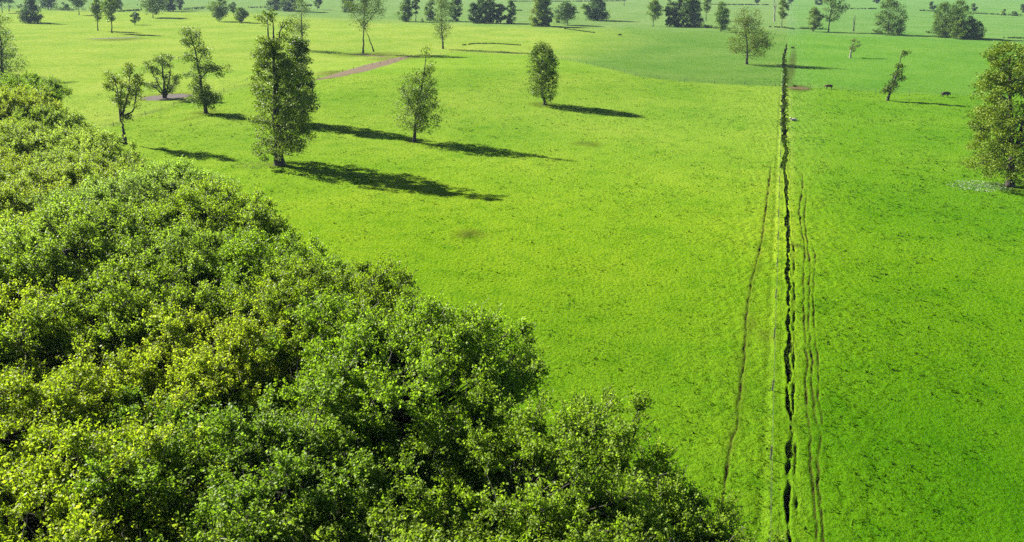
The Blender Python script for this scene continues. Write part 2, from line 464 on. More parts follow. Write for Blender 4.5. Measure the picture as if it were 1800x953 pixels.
# trodden earth: track over the crest and bare ground under the trees
def earth_sheet(name, center, widths, mat, seed, lift=.03):
    rr = np.random.default_rng(seed)
    g = np.array([ground(u, v)[:2] for u, v in center])
    seg = np.linalg.norm(np.diff(g, axis=0), axis=1); cum = np.concatenate([[0], np.cumsum(seg)])
    m = max(12, int(cum[-1] / 1.0)); q = np.linspace(0, cum[-1], m)
    P = np.stack([np.interp(q, cum, g[:, i]) for i in (0, 1)], 1); W = np.interp(q, cum, widths)
    d = np.gradient(P, axis=0); d /= np.linalg.norm(d, axis=1)[:, None]; nn = np.stack([d[:, 1], -d[:, 0]], 1)
    V, Q = [], []; K = 7
    a = W * (.85 + .3 * rr.random(m)); b = W * (.85 + .3 * rr.random(m))
    for i in range(m):
        for j in range(K):
            f = -a[i] + (a[i] + b[i]) * j / (K - 1)
            x, y = P[i] + nn[i] * f
            e = 1 if 0 < j < K - 1 else 0
            V.append((x, y, float(terr(x, y)) + lift * (e * 1.3 - .3)))
    for i in range(m - 1):
        for j in range(K - 1): Q.append((i * K + j, i * K + j + 1, (i + 1) * K + j + 1, (i + 1) * K + j))
    me = np_mesh(name, V, quads=Q, smooth_shade=True)
    if me.polygons[0].normal.z < 0: me.flip_normals()
    return structure(link(name, me, None, mat))
earth_sheet('dirt_track', [(556, 141), (590, 134), (630, 124), (670, 112), (700, 103), (722, 98)], [.6, 3.2, 4.8, 5.0, 3.4, .5], M['dirt'], 1, .07)
earth_sheet('bare_ground', [(247, 173), (262, 172), (290, 171), (318, 169), (340, 167)], [.4, 3.6, 6.5, 5.0, .4], M['dark_dirt'], 2, .06)
earth_sheet('bare_ground', [(1392, 156), (1397, 155), (1407, 155), (1417, 155), (1421, 155)], [.3, 2.6, 3.4, 2.6, .3], M['dirt'], 3, .06)
earth_sheet('bare_ground', [(152, 69), (170, 68), (200, 67), (230, 66), (248, 65)], [.3, 2.2, 3.4, 2.4, .3], M['dark_dirt'], 4, .07)
earth_sheet('bare_ground', [(620, 95), (640, 97), (665, 99), (690, 102)], [.3, 1.6, 1.6, .3], M['dirt'], 6, .07)

# ---------------------------------------------------------------- grass tufts
def tufts(name, P, size, col, rg, blades=5):
    n = len(P)
    B = blades
    ang = rg.random((n, B)) * 2 * math.pi
    lean = rg.uniform(.25, 1.0, (n, B))
    h = size[:, None] * rg.uniform(.6, 1.15, (n, B))
    base = P[:, None] + np.stack([np.cos(ang), np.sin(ang), ang * 0], -1) * (size[:, None] * .35)[..., None]
    wd = (size[:, None] * rg.uniform(.25, .5, (n, B)))[..., None]
    sdv = np.stack([-np.sin(ang), np.cos(ang), ang * 0], -1) * wd
    tip = base + np.stack([np.cos(ang) * lean * h, np.sin(ang) * lean * h, h * .65], -1)
    base[..., 2] -= .04
    V = np.stack([base - sdv, base + sdv, tip], 2).reshape(-1, 3)
    Tt = np.arange(n * B * 3).reshape(-1, 3)
    me = np_mesh(name, V, tris=Tt, attrs={'zone': np.repeat(col, B * 3, axis=0)})
    o = link(name, me, None, M['tuft']); o['kind'] = 'stuff'
    return o
N = 125000
rg = np.random.default_rng(11)
b = rg.uniform(-.62, .66, N); d = 26 + (rg.random(N) ** 1.25) * 230
x, y = np.sin(b) * d, np.cos(b) * d
s, t = st(x, y)
keep = (np.abs(t - np.interp(s, *DITCH)) > .65) & (rg.random(N) < (.12 + 1.0 * smooth(-.5, .9, np.sin(x * .35 + np.sin(y * .2) * 2) * np.sin(y * .31 + np.sin(x * .17) * 2) + .5 * np.sin(x * .9 + np.sin(y * .7)) * np.sin(y * .83 + 1))))
for (ts, tt) in TRAILS:
    keep &= ~((np.abs(t - np.interp(s, ts, tt)) < .25) & (s > ts[0]) & (s < ts[-1]))
x, y, d, t = x[keep], y[keep], d[keep], t[keep]
size = rg.uniform(.04, .125, len(x)) * (1 + .6 * smooth(40, 160, d)) * (1 + .25 * smooth(0, 2, t))
size *= np.where(rg.random(len(x)) < .06, 2.0, 1)
col = zone_color(x, y) * (rg.uniform(.55, 1.1, (len(x), 1))) * np.array([.92, 1, .9])
tufts('pasture_grass', np.stack([x, y, terr(x, y)], 1), size, col, rg)

# rushes and long grass hanging over the ditch
n = 13000
s = 9 + rg.random(n) ** 1.0 * 324
c = np.interp(s, *DITCH) + wob(s, .06, .9, 1.) * smooth(100, 60, s) + wob(s, .16, .33, 2.) * smooth(60, 120, s)
far = smooth(70, 150, s)
t = c + rg.choice([-1, 1], n) * rg.uniform(.12, .5, n) * (.8 + .3 * far)
dens = (np.sin(s * .23) + np.sin(s * .61 + 1) + np.sin(s * 1.4) > -.3) | (s < 120)
s, t, far = s[dens], t[dens], far[dens]
x, y = xy(s, t)
size = rg.uniform(.07, .18, len(x)) * (1 + far * 1.5) * np.where(rg.random(len(x)) < .1 * far, 1.7, 1)
col = np.array([.045, .085, .005]) * rg.uniform(.5, 2.2, (len(x), 1)) * (1 - .55 * far)[:, None]
tufts('ditch_rushes', np.stack([x, y, terr(x, y) - .12], 1), size, col, rg, 6)

n = 500
rg = np.random.default_rng(31)
wx, wy, wz = ground(1722, 327); a = rg.random(n) * 6.28; r = rg.random(n) ** .6
x = wx + np.cos(a) * r * 5.2; y = wy + np.sin(a) * r * 3.4
tufts('pale_weeds', np.stack([x, y, terr(x, y)], 1), rg.uniform(.08, .22, n), np.array([.30, .40, .22]) * rg.uniform(.6, 1.2, (n, 1)), rg, 6)
wx, wy, wz = ground(455, 290); n = 350; a = rg.random(n) * 6.28; r = rg.random(n) ** .6
x = wx + np.cos(a) * r * 5.0; y = wy + np.sin(a) * r * 3.2
tufts('pale_weeds', np.stack([x, y, terr(x, y)], 1), rg.uniform(.07, .18, n), np.array([.22, .26, .08]) * rg.uniform(.6, 1.2, (n, 1)), rg, 6)

# ---------------------------------------------------------------- trees
def stem_point(stem, z):
    P = stem['P']; z = np.clip(z, P[0, 2], P[-1, 2])
    return np.array([np.interp(z, P[:, 2], P[:, 0]), np.interp(z, P[:, 2], P[:, 1]), z])

def build_tree(name, base, stems, targets, puff_r, leaves_per, leaf, rg, bark, tint, label, cat='tree', group=None,
               limb_r=.09, ns=6, droop=.2, up=.5, limbs=True, rise=.55, tone_shift=0.0, parts=True):
    """stems: list of (points, base radius) relative to the base; targets: (n,3) puff centres relative to the base"""
    root = link(name, None); root.location = base
    tag(root, label, cat, group)
    tb = Tubes(); ST = []
    for P, r0 in stems:
        P = np.asarray(P, float)
        q = np.linspace(0, 1, 14); k = np.linspace(0, 1, len(P))
        C = np.stack([np.interp(q, k, P[:, i]) for i in range(3)], 1)
        C[1:-1] += rg.normal(size=(12, 3)) * r0 * .22 * np.array([1, 1, .2])
        rad = r0 * (1 - q) ** .8 + r0 * .06; rad[0] = r0 * 1.55; rad[1] = r0 * 1.1
        C[0, 2] -= .25
        tb.add(C, rad, ns); ST.append({'P': C, 'r0': r0})
    if limbs:
        for p in targets[::1 if len(targets) < 70 else 2]:
            dd = [np.hypot(*(stem_point(s_, p[2] - .0)[:2] - p[:2])) + max(0, p[2] - s_['P'][-1, 2]) + 3 * max(0, s_['P'][0, 2] - p[2] + .5) for s_ in ST]
            s_ = ST[int(np.argmin(dd))]
            hd = dd[int(np.argmin(dd))]
            a = stem_point(s_, max(p[2] - hd * rise - .3, s_['P'][1, 2] + .08 * (s_['P'][-1, 2])))
            m1 = a * .55 + p * .45 + np.array([0, 0, hd * .06]) + rg.normal(size=3) * .06 * (hd + .5)
            r = limb_r * (.5 + .5 * rg.random())
            tb.add([a, m1, p], [r, r * .6, r * .2], 4 if ns > 4 else 3)
    link('trunk', tb.mesh('trunk'), root, bark)
    n = len(targets)
    if n and leaves_per:
        cnt = np.maximum(3, (leaves_per * rg.uniform(.6, 1.4, n)).astype(int))
        own = np.repeat(np.arange(n), cnt); m = len(own)
        dirs = unit(rg.normal(size=(m, 3))); rr = rg.random((m, 1)) ** .45
        pr = (np.asarray(puff_r) * np.ones(n))[own][:, None] * rg.uniform(.7, 1.2, n)[own][:, None]
        P = np.asarray(targets)[own] + dirs * rr * pr * np.array([1, 1, .72])
        tone = np.clip(rg.normal(.5, .2, m) + rg.normal(0, .12, n)[own] + tone_shift, 0, 1)
        L = leaf * rg.uniform(.65, 1.35, m)
        cr = link('crown', leaf_mesh('crown', P, L, tone, rg, up=up, droop=droop), root, M['leaf'])
        cr.color = (*[1.12 * q_ for q_ in tint], 1)
    return root

def sample_profile(prof, n, rg, shell=.5, ecc=1.0):
    """prof rows: z, x_left, x_right in metres; points filling the crown they outline"""
    prof = np.array(sorted(prof)); zz = np.linspace(prof[0, 0], prof[-1, 0], 60)
    l, r = np.interp(zz, prof[:, 0], prof[:, 1]), np.interp(zz, prof[:, 0], prof[:, 2])
    w = ((r - l) / 2).clip(.05)
    p = w ** 1.1; p /= p.sum()
    i = rg.choice(60, n, p=p); z = zz[i] + rg.uniform(-.5, .5, n) * (zz[1] - zz[0])
    th = rg.random(n) * 2 * math.pi; rho = rg.random(n) ** shell
    return np.stack([(l[i] + r[i]) / 2 + w[i] * rho * np.cos(th), w[i] * ecc * rho * np.sin(th), z], 1)

def px_tree(name, base, stems, prof, label, n=60, puff=26, lpp=60, leaf=.35, tint=(1, 1, 1), seed=0, r0=.3, bark='bark', lobes=(), shell=.5, **kw):
    """a tree measured off the photograph: pixel outlines turned into metres at the tree's own place"""
    rg = np.random.default_rng(seed)
    bx, by, bz = ground(*base)
    mpp = zdepth(bx, by, bz) / F_PX
    hz = lambda v: height_at(bx, by, bz, v)
    hx = lambda u, v: (u - CX) * zdepth(bx, by, bz + hz(v)) / F_PX - bx
    S_ = []
    for pts, f in stems:
        dy = rg.uniform(-1, 1) * (0 if f >= 1 else 1.2)
        S_.append(([(hx(u, v), dy * i / max(1, len(pts) - 1), max(0, hz(v))) for i, (u, v) in enumerate(pts)], r0 * f))
    rp = puff * mpp
    T_ = []
    if prof:
        P = [(hz(v), hx(a, v) + rp * .3, hx(b_, v) - rp * .3) for v, a, b_ in prof]
        P = [(z, min(a, (a + b_) / 2), max(b_, (a + b_) / 2)) for z, a, b_ in P]
        T_.append(sample_profile(P, n, rg, shell))
    for u, v, ru, rv, k in lobes:
        d_ = unit(rg.normal(size=(k, 3))) * rg.random((k, 1)) ** .4
        T_.append(np.stack([hx(u, v) + d_[:, 0] * ru * mpp * 1.2, d_[:, 1] * ru * mpp * 1.2, hz(v) + d_[:, 2] * rv * mpp * 1.15], 1))
    T_ = np.concatenate(T_) if T_ else np.zeros((0, 3))
    T_[:, 2] = np.maximum(T_[:, 2], .5)
    return build_tree(name, (bx, by, bz), S_, T_, rp, lpp, leaf, rg, M[bark], tint, label, **kw)

OLIVE = (.80, .82, .80); DARK = (.42, .52, .62); GREY = (.82, .86, 1.3); YEL = (1.15, .98, .6); HAZE_BLUE = (.42, .56, .85); MIDG = (.65, .78, .8)  # the blue tint paints distance haze into the leaf colour of far trees
# the big trees standing in the near pasture
px_tree('tall_tree', (492, 290), [([(492, 290), (488, 200), (484, 120), (480, 85)], 1), ([(482, 100), (470, 60), (466, 30)], .3), ([(482, 95), (492, 62), (503, 30)], .3), ([(480, 92), (479, 55), (476, 22)], .28)],
        [(272, 448, 535), (256, 440, 552), (225, 438, 555), (180, 443, 556), (135, 442, 545), (95, 448, 522), (70, 456, 512)],
        'tallest dark olive tree in the near pasture, with straight black trunk and forked bare top', n=330, puff=10, lpp=66, leaf=.33, tint=(.95, 1.0, .82), seed=1, r0=.72,
        lobes=[(466, 40, 13, 14, 4), (500, 45, 12, 16, 4), (478, 26, 9, 8, 3), (462, 108, 15, 22, 16), (454, 150, 12, 25, 14), (500, 105, 16, 24, 16), (478, 78, 16, 12, 10)], shell=.6)
px_tree('broadleaf_tree', (528, 218), [([(528, 218), (524, 140), (520, 70)], 1)],
        [(208, 505, 542), (188, 498, 556), (140, 498, 556), (100, 500, 545), (65, 508, 534)],
        'dark dense tree right behind the tallest tree, its trunk hidden', n=150, puff=11, lpp=95, leaf=.40, tint=(.5, .62, .6), seed=2, r0=.4)
px_tree('sparse_tree', (728, 250), [([(728, 250), (731, 200), (741, 150), (752, 82)], 1), ([(731, 205), (715, 170), (704, 140)], .45), ([(734, 180), (752, 160), (762, 138)], .4)],
        [(230, 704, 764), (214, 695, 778), (195, 694, 780), (165, 696, 772), (138, 704, 764), (118, 728, 762)],
        'sparse grey tree with a leaning bare leader, at the end of the long upper shadow', n=230, puff=10, lpp=44, leaf=.31, tint=(.95, 1.05, 1.2), seed=3, r0=.32,
        lobes=[(755, 120, 9, 22, 7), (752, 92, 6, 8, 3)], shell=.7, bark='bark')
px_tree('columnar_tree', (955, 184), [([(958, 186), (952, 160), (952, 120), (953, 84)], 1)],
        [(176, 948, 972), (165, 930, 980), (140, 924, 984), (110, 926, 982), (90, 930, 974), (78, 938, 966)],
        'dense upright oval tree standing alone on the crest of the pasture', n=190, puff=10, lpp=60, leaf=.36, tint=(.85, .95, .95), seed=4, r0=.4)
px_tree('leaning_tree', (362, 199), [([(362, 199), (352, 140), (343, 90), (333, 50)], 1), ([(352, 140), (370, 118), (392, 122)], .35), ([(348, 112), (358, 90), (364, 84)], .25)],
        None, 'slim left leaning tree with tiered side branches and a bushy skirt', puff=11, lpp=75, leaf=.36, tint=(.72, .82, .8), seed=5, r0=.36,
        lobes=[(335, 55, 14, 9, 10), (327, 72, 9, 8, 5), (345, 75, 12, 8, 6), (333, 98, 13, 10, 8), (357, 94, 11, 10, 8), (360, 116, 17, 10, 12), (378, 124, 17, 11, 12), (338, 140, 10, 16, 8),
               (356, 148, 12, 14, 12), (342, 170, 9, 18, 7), (373, 176, 13, 13, 22), (356, 180, 8, 10, 8)])
px_tree('multi_stemmed_tree', (290, 173), [([(290, 173), (288, 140), (283, 100)], 1), ([(290, 170), (275, 140), (257, 108)], .5), ([(290, 170), (299, 135), (300, 102)], .5), ([(291, 170), (305, 150), (314, 132)], .45), ([(289, 170), (272, 155), (262, 145)], .4)],
        None, 'dark bare stemmed tree fanning out over a ring of bare earth', puff=8, lpp=52, leaf=.36, tint=(.5, .6, .65), seed=6, r0=.42,
        lobes=[(284, 108, 10, 10, 12), (262, 122, 8, 9, 6), (258, 110, 4, 5, 2), (299, 112, 7, 12, 8), (308, 140, 8, 9, 9), (266, 150, 9, 7, 9), (288, 140, 12, 22, 14), (303, 155, 9, 7, 6), (278, 128, 8, 9, 6)])
px_tree('forked_tree', (219, 253), [([(220, 253), (213, 205)], 1.1), ([(213, 212), (205, 170), (197, 130)], .6), ([(213, 210), (225, 160), (227, 118)], .6), ([(214, 206), (236, 195), (242, 160), (248, 140)], .5), ([(213, 208), (214, 170), (214, 145)], .4)],
        None, 'sparse forked tree with a thick pale trunk at the edge of the wood', puff=10, lpp=62, leaf=.32, tint=(1.0, 1.0, .7), seed=7, r0=.36, bark='bark',
        lobes=[(198, 135, 9, 12, 9), (227, 124, 9, 9, 8), (226, 145, 11, 14, 10), (245, 138, 8, 8, 6), (210, 165, 12, 14, 12), (238, 170, 9, 16, 10), (192, 152, 7, 6, 4), (224, 205, 6, 8, 5), (215, 185, 9, 10, 5)])
px_tree('layered_tree', (4, 135), [([(4, 135), (2, 90), (-2, 28)], 1)],
        [(132, -40, 44), (112, -45, 45), (95, -40, 36), (80, -36, 22), (58, -30, 26), (45, -24, 26), (25, -10, 8)],
        'dark layered tree cut by the picture edge above the wood', n=130, puff=11, lpp=95, leaf=.38, tint=(.55, .68, .65), seed=8, r0=.4)
px_tree('olive_tree', (1775, 328), [([(1775, 328), (1781, 270), (1778, 180), (1774, 100)], 1), ([(1779, 280), (1797, 210), (1812, 140)], .6), ([(1779, 300), (1735, 285), (1712, 290)], .35)],
        [(308, 1730, 1825), (294, 1692, 1850), (265, 1712, 1860), (220, 1712, 1865), (170, 1716, 1865), (130, 1724, 1855), (100, 1736, 1840), (82, 1750, 1815)],
        'large yellowish olive tree cut off by the right picture edge', n=420, puff=12, lpp=110, leaf=.30, tint=(.92, .98, .55), seed=9, r0=.55, shell=.4, bark='bark')
px_tree('spreading_tree', (1313, 113), [([(1313, 113), (1313, 80), (1308, 40), (1308, 18)], 1), ([(1314, 92), (1335, 75), (1352, 62)], .5), ([(1312, 92), (1292, 84), (1280, 80)], .45)],
        [(102, 1305, 1325), (92, 1288, 1352), (78, 1273, 1360), (62, 1290, 1362), (45, 1284, 1348), (30, 1288, 1345), (14, 1300, 1322)],
        'broad olive tree beside the top of the ditch, its shadow crossing it', n=125, puff=11, lpp=72, leaf=.45, tint=(.72, .74, .62), seed=10, r0=.42, shell=.6)
px_tree('leaning_tree', (1560, 177), [([(1560, 177), (1570, 145), (1580, 115), (1586, 92)], 1)],
        None, 'thin right leaning tree with sparse tufts, alone in the right paddock', puff=7, lpp=42, leaf=.40, tint=(.55, .66, .8), seed=11, r0=.30, bark='bark',
        lobes=[(1588, 94, 8, 3, 5), (1582, 115, 8, 5, 6), (1576, 130, 8, 6, 8), (1584, 137, 7, 5, 6), (1568, 145, 9, 8, 9), (1560, 156, 7, 5, 6), (1572, 152, 5, 5, 4), (1554, 160, 4, 3, 2)])
px_tree('small_tree', (1495, 102), [([(1495, 102), (1496, 88), (1502, 68)], 1)],
        [(90, 1490, 1502), (82, 1489, 1515), (76, 1493, 1513), (66, 1500, 1504)], 'small round headed tree with white trunk in the upper right paddock', n=22, puff=5, lpp=28, leaf=.45, tint=GREY, seed=12, r0=.4, bark='pale_bark')
px_tree('twin_trunk_tree', (638, 94), [([(638, 94), (639, 60), (641, 0)], 1), ([(657, 90), (648, 66), (640, 48)], .7), ([(641, 50), (618, 20), (610, 0)], .4), ([(641, 45), (662, 20), (672, 5)], .4)],
        [(52, 628, 650), (42, 612, 662), (25, 598, 678), (5, 598, 682), (-20, 604, 668), (-34, 625, 650)],
        'tall open tree with a second slanting trunk near the dirt track', n=130, puff=11, lpp=60, leaf=.5, tint=(.56, .66, .72), seed=13, r0=.42, shell=.6)
px_tree('slender_tree', (779, 86), [([(779, 86), (776, 50), (774, -20)], 1)],
        [(70, 768, 786), (52, 762, 792), (30, 758, 798), (8, 760, 795), (-18, 764, 788), (-30, 772, 780)],
        'slender tall tree with long clean trunk just beyond the crest', n=80, puff=10, lpp=55, leaf=.5, tint=(.60, .70, .72), seed=14, r0=.42, shell=.6)
px_tree('slender_tree', (532, 88), [([(532, 88), (530, 40), (530, -20)], 1)],
        [(78, 522, 548), (60, 508, 546), (40, 504, 546), (20, 512, 548), (0, 515, 544), (-22, 522, 538)],
        'thin hazy grey tree showing above and right of the tallest tree', n=80, puff=9, lpp=48, leaf=.5, tint=(.66, .72, .9), seed=15, r0=.36, shell=.6)

# trees of the distance: base x, base y, top y, left, right, kind, tint, name, label
KIND = {'round': [(.10, .25), (.3, .85), (.6, 1), (.85, .62), (1, .12)], 'dense': [(.02, .72), (.25, 1), (.6, .95), (.85, .62), (1, .15)],
        'tall': [(.28, .4), (.5, .85), (.75, 1), (.92, .55), (1, .12)], 'cone': [(.04, .85), (.3, 1), (.6, .72), (.85, .36), (1, .06)],
        'willow': [(.0, .8), (.2, .98), (.55, 1), (.85, .7), (1, .2)]}
FAR = [
 (172, 54, -8, 158, 182, 'tall', (.7, .8, .9), 'thin crooked tree left of its taller twin on the far meadow'),
 (197, 58, -14, 176, 208, 'tall', (.75, .85, .8), 'taller tree of the close pair on the far left meadow'),
 (237, 44, 22, 228, 247, 'round', HAZE_BLUE, 'smallest lone bush sized tree right of the twin pair'),
 (53, 40, -12, 33, 74, 'cone', (.28, .42, .8), 'near black cone shaped conifer in the upper left corner'),
 (16, 20, -28, -2, 30, 'tall', HAZE_BLUE, 'bluish tall tree in the extreme upper left corner'),
 (4, 22, -20, -14, 12, 'tall', HAZE_BLUE, 'leftmost hazy tree beside the corner of the picture'),
 (85, 17, -22, 66, 102, 'round', HAZE_BLUE, 'hazy blue round tree behind the dark conifer'),
 (113, 18, 6, 104, 124, 'dense', HAZE_BLUE, 'low blue bush at the left end of the far hedge'),
 (139, 27, -22, 118, 152, 'tall', (.62, .75, 1.0), 'open grey tree standing in front of the far hedge'),
 (207, 18, -16, 196, 216, 'dense', HAZE_BLUE, 'dark bluish tree behind the close pair'),
 (269, 31, -18, 243, 292, 'round', (.62, .74, .95), 'wide grey tree casting a shadow beyond the small lone one'),
 (296, 20, -22, 280, 310, 'dense', HAZE_BLUE, 'dense blue tree touching the wide grey one on its right'),
 (315, 18, -18, 305, 326, 'round', HAZE_BLUE, 'pale blue tree at the right end of the upper left group'),
 (385, 38, -4, 366, 402, 'round', (.68, .78, .95), 'small grey tree left of its two neighbours on the bright meadow'),
 (411, 28, 4, 400, 418, 'tall', HAZE_BLUE, 'thin middle tree of the three on the bright meadow'),
 (424, 40, 10, 408, 436, 'round', (.60, .72, .9), 'lowest small tree of the three on the bright meadow'),
 (482, 18, -34, 466, 500, 'dense', HAZE_BLUE, 'hazy tree behind the top of the tallest tree'),
 (508, 20, -34, 492, 525, 'dense', HAZE_BLUE, 'hazy dark tree next to the thin grey one'),
 (558, 17, -6, 548, 566, 'round', HAZE_BLUE, 'tiny far tree between two tall trees'),
 (612, 22, -24, 598, 624, 'dense', HAZE_BLUE, 'bluish tree behind the left side of the twin trunk tree'),
 (712, 38, -8, 697, 726, 'dense', (.62, .76, .95), 'bushy grey tree left of a bare pole like trunk'),
 (731, 38, -10, 722, 738, 'tall', HAZE_BLUE, 'thin pole like tree beside the bushy grey one'),
 (757, 36, -6, 746, 768, 'dense', (.65, .78, .9), 'pale bushy tree half behind the slender tall tree'),
 (800, 38, -10, 786, 813, 'dense', (.42, .58, .85), 'dark bushy tree right of the slender tall tree'),
 (832, 41, 5, 820, 846, 'dense', (.36, .52, .8), 'leftmost dark tree of the tight clump'),
 (847, 41, -6, 835, 862, 'dense', (.42, .58, .85), 'second tree of the tight clump, rounded and taller'),
 (862, 41, -10, 850, 876, 'dense', (.38, .54, .82), 'tallest middle tree of the tight clump'),
 (880, 41, 5, 868, 890, 'dense', (.36, .52, .8), 'narrow dark tree right of the clump centre'),
 (898, 41, 0, 886, 908, 'dense', (.42, .6, .82), 'rightmost tree of the tight clump'),
 (946, 46, -6, 930, 962, 'willow', (.98, 1.0, .9), 'pale drooping tree on the left of a touching pair'),
 (958, 46, -12, 946, 973, 'willow', (.62, .76, .8), 'greener drooping tree on the right of the pale one'),
 (982, 40, 26, 973, 990, 'dense', (.95, 1.0, 1.0), 'small pale bush under the dark open tree'),
 (998, 44, 3, 974, 1014, 'round', (.36, .5, .72), 'dark irregular tree with open crown beside the pale drooping pair'),
 (1030, 36, 5, 1021, 1040, 'tall', (.65, .8, .95), 'small pale tree at the left foot of the dark tiered tree'),
 (1047, 36, -14, 1031, 1071, 'cone', (.32, .48, .78), 'dark tiered conifer casting a long thin shadow'),
 (1148, 47, 0, 1136, 1166, 'tall', (.72, .86, .9), 'pale slim tree left of the far grove'),
 (1177, 47, 0, 1167, 1190, 'dense', (.44, .6, .82), 'left tree of the far grove'),
 (1192, 47, -10, 1180, 1206, 'dense', (.36, .52, .78), 'dark second tree of the far grove'),
 (1206, 48, -10, 1196, 1222, 'dense', (.40, .56, .8), 'middle tree of the far grove'),
 (1220, 48, -4, 1208, 1238, 'dense', (.46, .62, .8), 'broad right tree of the far grove'),
 (1241, 37, -18, 1232, 1252, 'tall', (.6, .75, .95), 'thin tree standing just behind the far grove'),
 (1267, 56, 3, 1256, 1286, 'round', (.60, .76, .9), 'two tiered small tree between grove and broad olive tree'),
 (1374, 49, -3, 1368, 1388, 'tall', (.85, .95, .9), 'slim pale tree above the far end of the ditch'),
 (1391, 10, -10, 1384, 1397, 'round', HAZE_BLUE, 'tiny dark round tree beyond the end of the ditch'),
 (1330, 7, -6, 1326, 1336, 'round', HAZE_BLUE, 'very small far tree left of the dead white trunk'),
 (1429, 56, 12, 1419, 1448, 'round', (.72, .82, 1.05), 'short grey bushy tree left of a tall trunk'),
 (1438, 9, -12, 1432, 1446, 'dense', HAZE_BLUE, 'far blue tree behind the short grey bushy one'),
 (1456, 57, -22, 1440, 1494, 'tall', (.48, .62, .78), 'tall tree with bare lower trunk and spreading top'),
 (1561, 62, -4, 1538, 1595, 'dense', (.50, .64, .78), 'big solid rounded tree in the upper right'),
 (1638, 17, 3, 1632, 1644, 'dense', HAZE_BLUE, 'small dark oval tree on the far right plain'),
 (1540, 6, -6, 1535, 1546, 'dense', HAZE_BLUE, 'tiny far bush left of the small dark oval tree'),
 (1662, 66, 5, 1640, 1682, 'dense', (.52, .64, .72), 'left tree of the big right clump'),
 (1690, 68, 0, 1668, 1712, 'dense', (.46, .6, .72), 'tallest back tree of the big right clump'),
 (1688, 69, 32, 1674, 1702, 'willow', (.66, .78, .75), 'light drooping tree in the front middle of the big right clump'),
 (1711, 69, 34, 1698, 1730, 'willow', (.50, .64, .72), 'round dark tree at the right end of the big right clump'),
 (1716, 20, 3, 1708, 1718, 'dense', HAZE_BLUE, 'dark small tree peeping out behind the big right clump'),
 (1765, 27, 16, 1758, 1770, 'dense', (.65, .8, 1.0), 'pale bush left of a darker one near the right edge'),
 (1784, 28, 20, 1778, 1790, 'dense', (.4, .55, .9), 'low dark bush near the right picture edge'),
 (1797, 22, 8, 1793, 1803, 'dense', HAZE_BLUE, 'upright bush cut by the right picture edge'),
]
NAME = {'round': 'broadleaf_tree', 'dense': 'bushy_tree', 'tall': 'tall_tree', 'cone': 'conifer_tree', 'willow': 'drooping_tree'}
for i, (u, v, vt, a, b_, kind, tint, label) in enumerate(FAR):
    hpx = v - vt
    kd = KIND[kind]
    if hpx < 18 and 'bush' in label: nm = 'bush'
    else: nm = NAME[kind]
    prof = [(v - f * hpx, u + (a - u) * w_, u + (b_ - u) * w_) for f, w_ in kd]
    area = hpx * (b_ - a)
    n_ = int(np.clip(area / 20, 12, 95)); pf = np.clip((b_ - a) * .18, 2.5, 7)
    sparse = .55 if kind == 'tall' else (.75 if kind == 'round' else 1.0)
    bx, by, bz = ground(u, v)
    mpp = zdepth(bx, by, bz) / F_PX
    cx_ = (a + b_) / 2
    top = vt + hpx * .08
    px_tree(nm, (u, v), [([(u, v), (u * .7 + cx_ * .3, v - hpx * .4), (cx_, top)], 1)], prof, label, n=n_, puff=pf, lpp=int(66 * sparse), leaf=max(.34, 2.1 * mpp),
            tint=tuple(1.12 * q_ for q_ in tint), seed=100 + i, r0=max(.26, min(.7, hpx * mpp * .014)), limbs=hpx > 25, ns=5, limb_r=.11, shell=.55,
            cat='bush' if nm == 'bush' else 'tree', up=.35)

def dead_tree(base, stems, r0, label, bark):
    px_tree('dead_tree', base, stems, None, label, r0=r0, bark=bark, seed=int(base[0]), lpp=0, ns=6)
dead_tree((1361, 37), [([(1361, 37), (1362, 15), (1362, -12)], 1), ([(1362, 18), (1365, 8), (1366, -2)], .5), ([(1362, 16), (1359, 6), (1360, -3)], .4)], .55, 'bare whitish dead trunk standing above the end of the ditch', 'pale_bark')
dead_tree((1500, 55), [([(1500, 55), (1502, 40), (1504, 26)], 1), ([(1501, 46), (1500, 34), (1502, 26)], .5)], .42, 'short bare dead stem right of the tall trunked tree', 'bark')
dead_tree((1097, 11), [([(1097, 11), (1097, -6)], 1)], .4, 'thin bare stem far off above the grey green slope', 'bark')

# far hedges and low scrub lines
def hedge(pts, hpx, tint, label, seed, gap=.0, name='hedge', cat='hedge'):
    rg = np.random.default_rng(seed)
    g = np.array([ground(u, v) for u, v in pts]); base = g[0]
    mpp = zdepth(*g[0]) / F_PX; h = hpx * mpp * .8
    seg = np.linalg.norm(np.diff(g, axis=0), axis=1); cum = np.concatenate([[0], np.cumsum(seg)])
    n = int(max(5, cum[-1] / (h * .45))); q = rg.random(n) * cum[-1]
    lo = np.sin(q * .05 + seed) + np.sin(q * .13 + seed * 2)
    q = q[lo > gap - 2] if gap else q
    n = len(q)
    P = np.stack([np.interp(q, cum, g[:, i]) for i in range(3)], 1) - base
    P[:, 2] += h * .42 * rg.uniform(.5, 1.15, n)
    P[:, 1] += rg.normal(0, h * .25, n)
    cnt = 16; own = np.repeat(np.arange(n), cnt); m = len(own)
    Q = P[own] + unit(rg.normal(size=(m, 3))) * rg.random((m, 1)) ** .45 * h * .45
    o = link(name, leaf_mesh(name, Q, rg.uniform(.8, 1.3, m) * max(.5, 1.7 * mpp), rg.random(m), rg, up=.3), None, M['leaf'])
    o.location = base; o.color = (*tint, 1)
    if cat is None:
        o['kind'] = 'stuff'; return o
    return tag(o, label, cat)
hedge([(104, 19), (150, 20), (165, 20)], 10, HAZE_BLUE, 'low blue hedge behind the open grey tree, upper left', 1)
hedge([(165, 21), (215, 21), (250, 18)], 5, HAZE_BLUE, 'thin low hedge running behind the close pair of trees', 2)
